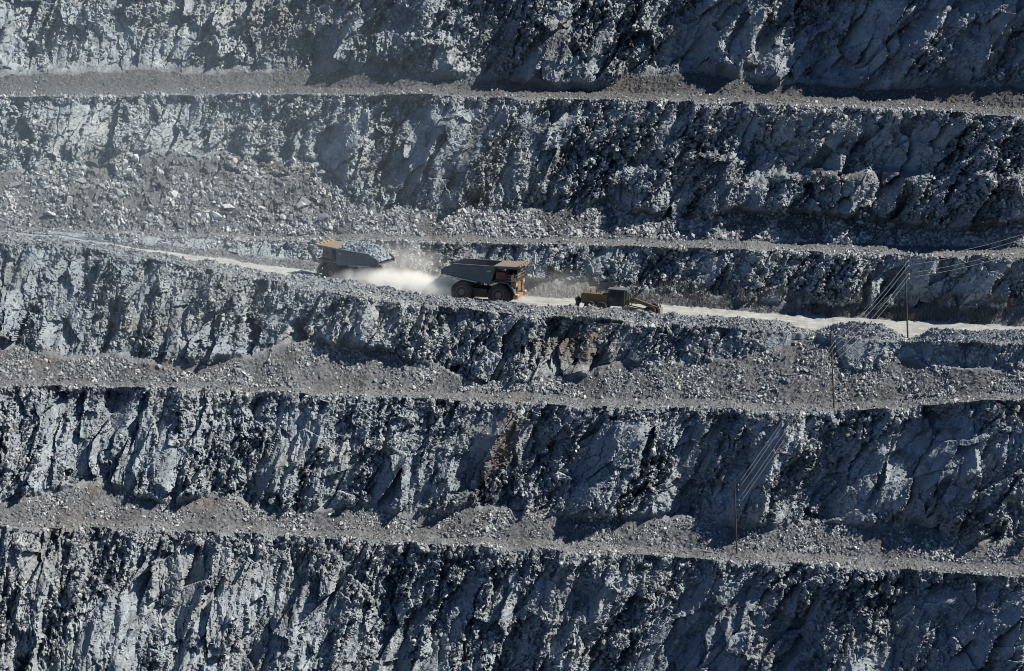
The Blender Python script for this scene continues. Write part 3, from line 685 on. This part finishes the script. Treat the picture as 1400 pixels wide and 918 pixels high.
e = point(1066, 514, ['screeB', 'faceC']); s_ = Vector([float(v) for v in at(1134, 495, pb2.y)])
cable(s_, e + Vector((0, 0, .2)), .8, .05, M_DARK, 'dark slack cable from the middle pole down to the rubble', 'stay cables')
# pale post beside the loaded truck
mp = road_point(534, 386); t = empty('marker_post', mp, (0, 0, 0), 'thin pale post with bent top behind the loaded truck', 'post')
hp = at(534, 348, mp.y); hh = float(hp[2]) - mp.z
bm = bmesh.new(); path_tube(bm, [(0, 0, 0), (0, 0, hh - .15), (-.12, 0, hh), (-.45, 0, hh)], .055, 8); build('post_tube', bm, M_WHITE, t)
bm = bmesh.new(); box(bm, -.75, -.42, -.1, .1, hh - .06, hh + .06); build('lamp_head', bm, M_WHITE, t)

# ------------------------------------------------------------------ loose stones and boulders
def rock_mesh(seed, n=16, flat=.7):
    rr = random.Random(seed); bm = bmesh.new()
    for i in range(n):
        v = Vector((rr.gauss(0, 1), rr.gauss(0, 1), rr.gauss(0, 1))).normalized() * rr.uniform(.8, 1.15)
        bm.verts.new((v.x, v.y * rr.uniform(.6, .9), v.z * flat))
    r = bmesh.ops.convex_hull(bm, input=bm.verts)
    bmesh.ops.delete(bm, geom=[g_ for g_ in r['geom_interior'] if isinstance(g_, bmesh.types.BMVert)], context='VERTS')
    bmesh.ops.recalc_face_normals(bm, faces=bm.faces)
    me = bpy.data.meshes.new('stone'); bm.to_mesh(me); bm.free(); me.materials.append(M_STONE); return me
protos = [rock_mesh(k, 13 + k % 6, .55 + .09 * (k % 5)) for k in range(12)]
lib = bpy.data.collections.new('stone_shapes')
for k, me in enumerate(protos):
    o = bpy.data.objects.new('stone', me); lib.objects.link(o)
ng = bpy.data.node_groups.new('scatter_stones', 'GeometryNodeTree')
ng.interface.new_socket('Geometry', in_out='INPUT', socket_type='NodeSocketGeometry'); ng.interface.new_socket('Geometry', in_out='OUTPUT', socket_type='NodeSocketGeometry')
gi = ng.nodes.new('NodeGroupInput'); go = ng.nodes.new('NodeGroupOutput')
iop = ng.nodes.new('GeometryNodeInstanceOnPoints'); ci = ng.nodes.new('GeometryNodeCollectionInfo')
ci.inputs['Collection'].default_value = lib; ci.inputs['Separate Children'].default_value = True; ci.inputs['Reset Children'].default_value = True
def nattr(nm, typ):
    a = ng.nodes.new('GeometryNodeInputNamedAttribute'); a.data_type = typ; a.inputs[0].default_value = nm; return a.outputs[0]
ng.links.new(gi.outputs[0], iop.inputs['Points']); ng.links.new(ci.outputs[0], iop.inputs['Instance'])
iop.inputs['Pick Instance'].default_value = True
ng.links.new(nattr('pick', 'INT'), iop.inputs['Instance Index']); ng.links.new(nattr('rot', 'FLOAT_VECTOR'), iop.inputs['Rotation']); ng.links.new(nattr('scl', 'FLOAT_VECTOR'), iop.inputs['Scale'])
ng.links.new(iop.outputs[0], go.inputs[0])
def scatter(name, P, S, label, aspect=(1, 1, 1), tilt=3.1):
    n = len(P); me = bpy.data.meshes.new(name); me.vertices.add(n); me.vertices.foreach_set('co', P.astype(np.float32).ravel())
    a = me.attributes.new('pick', 'INT', 'POINT'); a.data.foreach_set('value', rng.integers(0, 12, n).astype(np.int32))
    a = me.attributes.new('rot', 'FLOAT_VECTOR', 'POINT'); a.data.foreach_set('vector', rng.uniform(-tilt, tilt, (n, 3)).astype(np.float32).ravel())
    sc = S[:, None] * rng.uniform(.7, 1.3, (n, 3)) * np.array(aspect); a = me.attributes.new('scl', 'FLOAT_VECTOR', 'POINT'); a.data.foreach_set('vector', sc.astype(np.float32).ravel())
    o = bpy.data.objects.new(name, me); COL.objects.link(o); md = o.modifiers.new('scatter', 'NODES'); md.node_group = ng
    return tag(o, label, kind='stuff')
vis = (pxf > -60) & (pxf < 1460) & (pyf > -40) & (pyf < 960)
def cand(zones, n, wfun=None):
    m = np.isin(zid, [znames.index(z) for z in zones])[:, None] & vis
    ii, jj = np.nonzero(m)
    if wfun is not None:
        wt = np.clip(wfun(ii, jj), 0, None); wt = wt / wt.sum(); s = rng.choice(len(ii), n, p=wt)
    else: s = rng.integers(0, len(ii), n)
    return ii[s], jj[s]
def pts(ii, jj, up=0.0):
    P = np.stack([GXd[ii, jj], GYd[ii, jj], GZd[ii, jj] + up], -1)
    return P + rng.uniform(-.08, .08, P.shape)
def sizes(n, lo, hi, pw): return lo * (1 - rng.random(n) * (1 - (lo / hi) ** pw)) ** (-1 / pw)
CLUMP = fbm(GX / 5, GZ / 4, 131, 3); CL2 = fbm(GX / 1.8, GZ / 1.8, 137, 2)
def clump(ii, jj): return np.clip(.35 + 1.3 * CLUMP[ii, jj], .05, 2)
for zn, n, lo, hi, where in (
        ('screeA', 18000, .07, .50, 'loose grey stones on the heaps at the foot of the second lowest wall'),
        ('screeB', 26000, .08, .55, 'loose grey stones on the scree below the haul road wall'),
        ('screeR', 4000, .06, .35, 'small loose stones along the inner edge of the haul road'),
        ('screeD', 60000, .09, .75, 'loose broken stones covering the wide rubble slope'),
        ('screeE', 3500, .05, .22, 'small stones on the gravel under the top wall')):
    ii, jj = cand([zn], n, clump if zn != 'screeE' else None); S = sizes(n, lo, hi, 1.9)
    scatter('loose_stones', pts(ii, jj), S, where)
ii, jj = cand(['ledgeA', 'ledgeB', 'ledgeD', 'ledgeE'], 13000, lambda i, j: .25 + np.clip(1 - tpar[i] * 2.2, 0, 1) * 2.0 * np.clip(.5 + CLUMP[i, j], .1, 2))
scatter('loose_stones', pts(ii, jj, .03), sizes(13000, .07, .45, 1.9), 'stones littered along the crest of each ledge')
ii, jj = cand(['bermOut', 'bermIn'], 15000); scatter('loose_stones', pts(ii, jj), sizes(15000, .07, .40, 2.0), 'crushed stones heaped on the roadside windrow')
def fw(i, j): return np.clip(.1 + 1.8 * CL2[i, j] + 1.2 * CLUMP[i, j], .0, 3) ** 1.3 * np.clip(rugged[i, j], .05, 1.3) * (1 + 2.0 * (tpar[i] > .9))
ii, jj = cand(['faceA', 'faceB', 'faceC', 'faceD', 'faceE', 'faceF'], 150000, fw)
scatter('rock_chips', pts(ii, jj), sizes(150000, .11, .55, 1.7), 'broken chips and blocks clinging to the rock walls', aspect=(.8, .8, 1.35), tilt=.8)
# boulders that can be picked out one by one
spots_ = [(538,316,.95),(720,316,.5),(236,268,1.35),(232,276,.8),(112,250,1.3),(120,258,1.0),(170,263,1.1),(160,268,.9),(195,283,1.0),(130,283,1.0),(65,293,.7),(350,290,.9),(376,238,.8),(342,248,.8),(294,246,.6),(318,281,.5),(355,270,.7),(268,296,.6),(440,285,.5),(210,255,.7),(222,238,.7),(1167,327,.7),(975,315,.6),(1010,300,.6),(205,304,.7),(180,306,.6),(125,305,.7)]
nb = 0
BO = []
def landmark(x):
    for lim, t_ in ((90, 'at far left'), (200, 'near the pale road start'), (320, 'well left of loaded truck'), (425, 'just left of loaded truck'), (530, 'in line with loaded truck'), (605, 'in line with dust cloud'), (725, 'in line with empty truck'), (800, 'just left of the grader'), (920, 'in line with the grader'), (1040, 'just right of the grader'), (1180, 'in line with roadside mound'), (1290, 'in line with roadside pole')):
        if x < lim: return t_
    return 'at far right'
def boulder(P, s, zone_, label=None, up=''):
    o = bpy.data.objects.new('boulder', protos[random.randrange(12)]); COL.objects.link(o)
    o.location = P; o.rotation_euler = (random.uniform(-.5, .5), random.uniform(-.5, .5), random.uniform(0, 6.3)); f = [random.uniform(.8, 1.1), random.uniform(.8, 1.1), random.uniform(.6, 1.35)]; o.scale = [s * v for v in f]
    sz = 'large' if s > .7 else 'medium' if s > .48 else 'small'; shp = 'flat' if f[2] < .85 else 'tall' if f[2] > 1.1 else 'blocky'
    tag(o, label or '', 'boulder'); px_ = proj(*o.location)[0]; BO.append((o, zone_, f'{sz} {shp} boulder {up}on {zone_} {landmark(px_)}', px_, label))
def finish_boulders():
    sets = {}
    for b in BO:
        if b[4] is None: sets.setdefault(b[2], []).append(b)
        b[0]['label'] = b[4] or b[2]; b[0]['group'] = 'boulders on the ' + b[1]
    words = ['first', 'second', 'third', 'fourth', 'fifth', 'sixth', 'seventh', 'eighth']
    for lab, bs in sets.items():
        bs.sort(key=lambda b: b[3])
        if 1 < len(bs) <= 8:
            for k, b in enumerate(bs): b[0]['label'] = f'{lab}, {words[k]} from left'
def zone_boulders(n, zone, box_, lo, hi, label, pw=2.2):
    x0, x1, y0, y1 = box_; k = 0
    S = sorted(sizes(n, lo, hi, pw), reverse=True)
    ii, jj = cand([zone], n * 40, clump)
    for i, j in zip(ii, jj):
        if k >= n: break
        if x0 <= pxf[i, j] <= x1 and y0 <= pyf[i, j] <= y1:
            boulder((float(GXd[i, j]), float(GYd[i, j]), float(GZd[i, j]) + S[k] * .2), float(S[k]), label, None, ('high ' if tpar[i] > .66 else 'low ' if tpar[i] < .33 else '')); k += 1
special = {0: 'pale block alone on the ledge above the gap between the two trucks', 1: 'small bright boulder above the empty truck canopy', 2: 'tall upright slab, the biggest boulder in the left rubble slope', 4: 'large boulder at the left top of the rubble slope', 21: 'dark boulder on the ledge above the power pole'}
for k, (px_, py_, s) in enumerate(spots_):
    P = point(px_, py_, ['screeD', 'ledgeD']); P.z += s * .3
    boulder(P, s * .8, 'rubble slope', special.get(k))
zone_boulders(140, 'screeD', (20, 470, 215, 312), .5, 1.5, 'rubble slope')
zone_boulders(35, 'screeD', (470, 1400, 285, 345), .30, .55, 'rubble slope')
zone_boulders(50, 'screeB', (0, 1400, 460, 560), .30, .62, 'scree under road')
zone_boulders(25, 'screeA', (0, 1400, 650, 760), .28, .5, 'bottom heaps')
zone_boulders(10, 'screeE', (0, 1400, 90, 140), .22, .35, 'top gravel')
finish_boulders()
print('boulders', len(BO), round(time.time() - T0, 1))

# ------------------------------------------------------------------ dust thrown up behind the loaded truck
def dust_cloud(name, pa, pb, width, height, dens, label, seed, core, tint=(.93, .96, .975)):
    """lumpy body of air following the road from pa to pb"""
    c = (pa + pb) / 2; L_ = (pb - pa).length / 2; dirv = (pb - pa).normalized()
    bm = bmesh.new(); bmesh.ops.create_icosphere(bm, subdivisions=4, radius=1)
    rr = np.random.default_rng(seed)
    for v in bm.verts:
        n_ = 1 + .10 * math.sin(v.co.x * 7 + seed) * math.cos(v.co.z * 5 + v.co.y * 4)
        v.co = Vector((v.co.x * L_ * n_, v.co.y * width * n_, v.co.z * height * n_))
    m = bpy.data.materials.new(name); m.use_nodes = True; t = m.node_tree; t.nodes.clear()
    out = t.nodes.new('ShaderNodeOutputMaterial'); pv = t.nodes.new('ShaderNodeVolumePrincipled'); pv.inputs['Color'].default_value = (*tint, 1); pv.inputs['Anisotropy'].default_value = 0
    tc = t.nodes.new('ShaderNodeTexCoord'); mp_ = t.nodes.new('ShaderNodeMapping'); mp_.inputs['Scale'].default_value = (1 / L_, 1 / width, 1 / height)
    ln = t.nodes.new('ShaderNodeVectorMath'); ln.operation = 'LENGTH'
    nz = t.nodes.new('ShaderNodeTexNoise'); nz.inputs['Scale'].default_value = .38; nz.inputs['Detail'].default_value = 5; nz.inputs['Roughness'].default_value = .6
    t.links.new(tc.outputs['Object'], mp_.inputs[0]); t.links.new(mp_.outputs[0], ln.inputs[0]); t.links.new(tc.outputs['Object'], nz.inputs['Vector'])
    def mth(op, a, b, cl=False):
        o_ = t.nodes.new('ShaderNodeMath'); o_.operation = op; o_.use_clamp = cl
        for i, v_ in enumerate((a, b)):
            if isinstance(v_, (int, float)): o_.inputs[i].default_value = v_
            else: t.links.new(v_, o_.inputs[i])
        return o_.outputs[0]
    fall = mth('SUBTRACT', 1.0, ln.outputs['Value'], True)
    nn = mth('MULTIPLY', mth('SUBTRACT', nz.outputs['Fac'], .5), 3.0)
    f = mth('ADD', fall, mth('MULTIPLY', nn, mth('MULTIPLY', fall, 2.0)), True)
    f = mth('POWER', f, core)
    t.links.new(mth('MULTIPLY', f, dens), pv.inputs['Density']); t.links.new(pv.outputs[0], out.inputs['Volume'])
    o = build(name, bm, m, None, True); o.location = c; o.rotation_euler = dirv.to_track_quat('X', 'Z').to_euler()
    return tag(o, label, kind='stuff')
dust_cloud('dust_cloud', road_point(447, 386) + Vector((0, -1.0, .8)), road_point(672, 413) + Vector((0, .5, .5)), 4.8, 3.2, 2.2, 'white dust cloud trailing behind the loaded truck', 3, 1.3)
dust_cloud('dust_cloud', road_point(475, 382) + Vector((0, 2, 2.6)), road_point(620, 400) + Vector((0, 3, 3.4)), 5.0, 4.2, .15, 'thin upper wisps of dust rising over the white cloud', 8, 1.0)
dust_cloud('dust_cloud', road_point(680, 405) + Vector((0, 2, 1.5)), road_point(840, 418) + Vector((0, 2, 1.5)), 5.0, 4.0, .045, 'thin dust drifting between the empty truck and the grader', 5, 1.0)
# thin dust hanging before the upper left walls
hz = Vector([float(v) for v in at(150, 200, -8.0)])
dust_cloud('dust_haze', hz - Vector((70, 0, 0)), hz + Vector((70, 4, 0)), 26.0, 44.0, .0048, 'thin blue dust haze hanging in front of the walls on the left', 9, .8, (.66, .84, 1.0))
# dry brush along the inner road edge on the right
ii, jj = cand(['screeR', 'faceD'], 2600, lambda i, j: np.clip((pxf[i, j] - 700) / 600, 0, 1) * (tpar[i] < np.where(zid[i] == znames.index('faceD'), .22, 2)) * clump(i, j))
V = []; F = []
for x, y, z in pts(ii, jj):
    for k in range(6):
        a_ = random.uniform(0, 6.28); l_ = random.uniform(.4, 1.1); dx, dy = math.cos(a_) * .35 * l_, math.sin(a_) * .35 * l_; b_ = len(V)
        V += [(x - .025, y, z - .1), (x + .025, y, z - .1), (x + dx + .015, y + dy, z + l_), (x + dx - .015, y + dy, z + l_)]; F.append((b_, b_ + 1, b_ + 2, b_ + 3))
me = bpy.data.meshes.new('dry_brush'); me.from_pydata(V, [], F); o = link('dry_brush', me, mat('dry_stems', (.12, .125, .13), .9, 0, .1)); tag(o, 'sparse dry brush along the foot of the wall behind the road', kind='stuff')
print('done', round(time.time() - T0, 1))
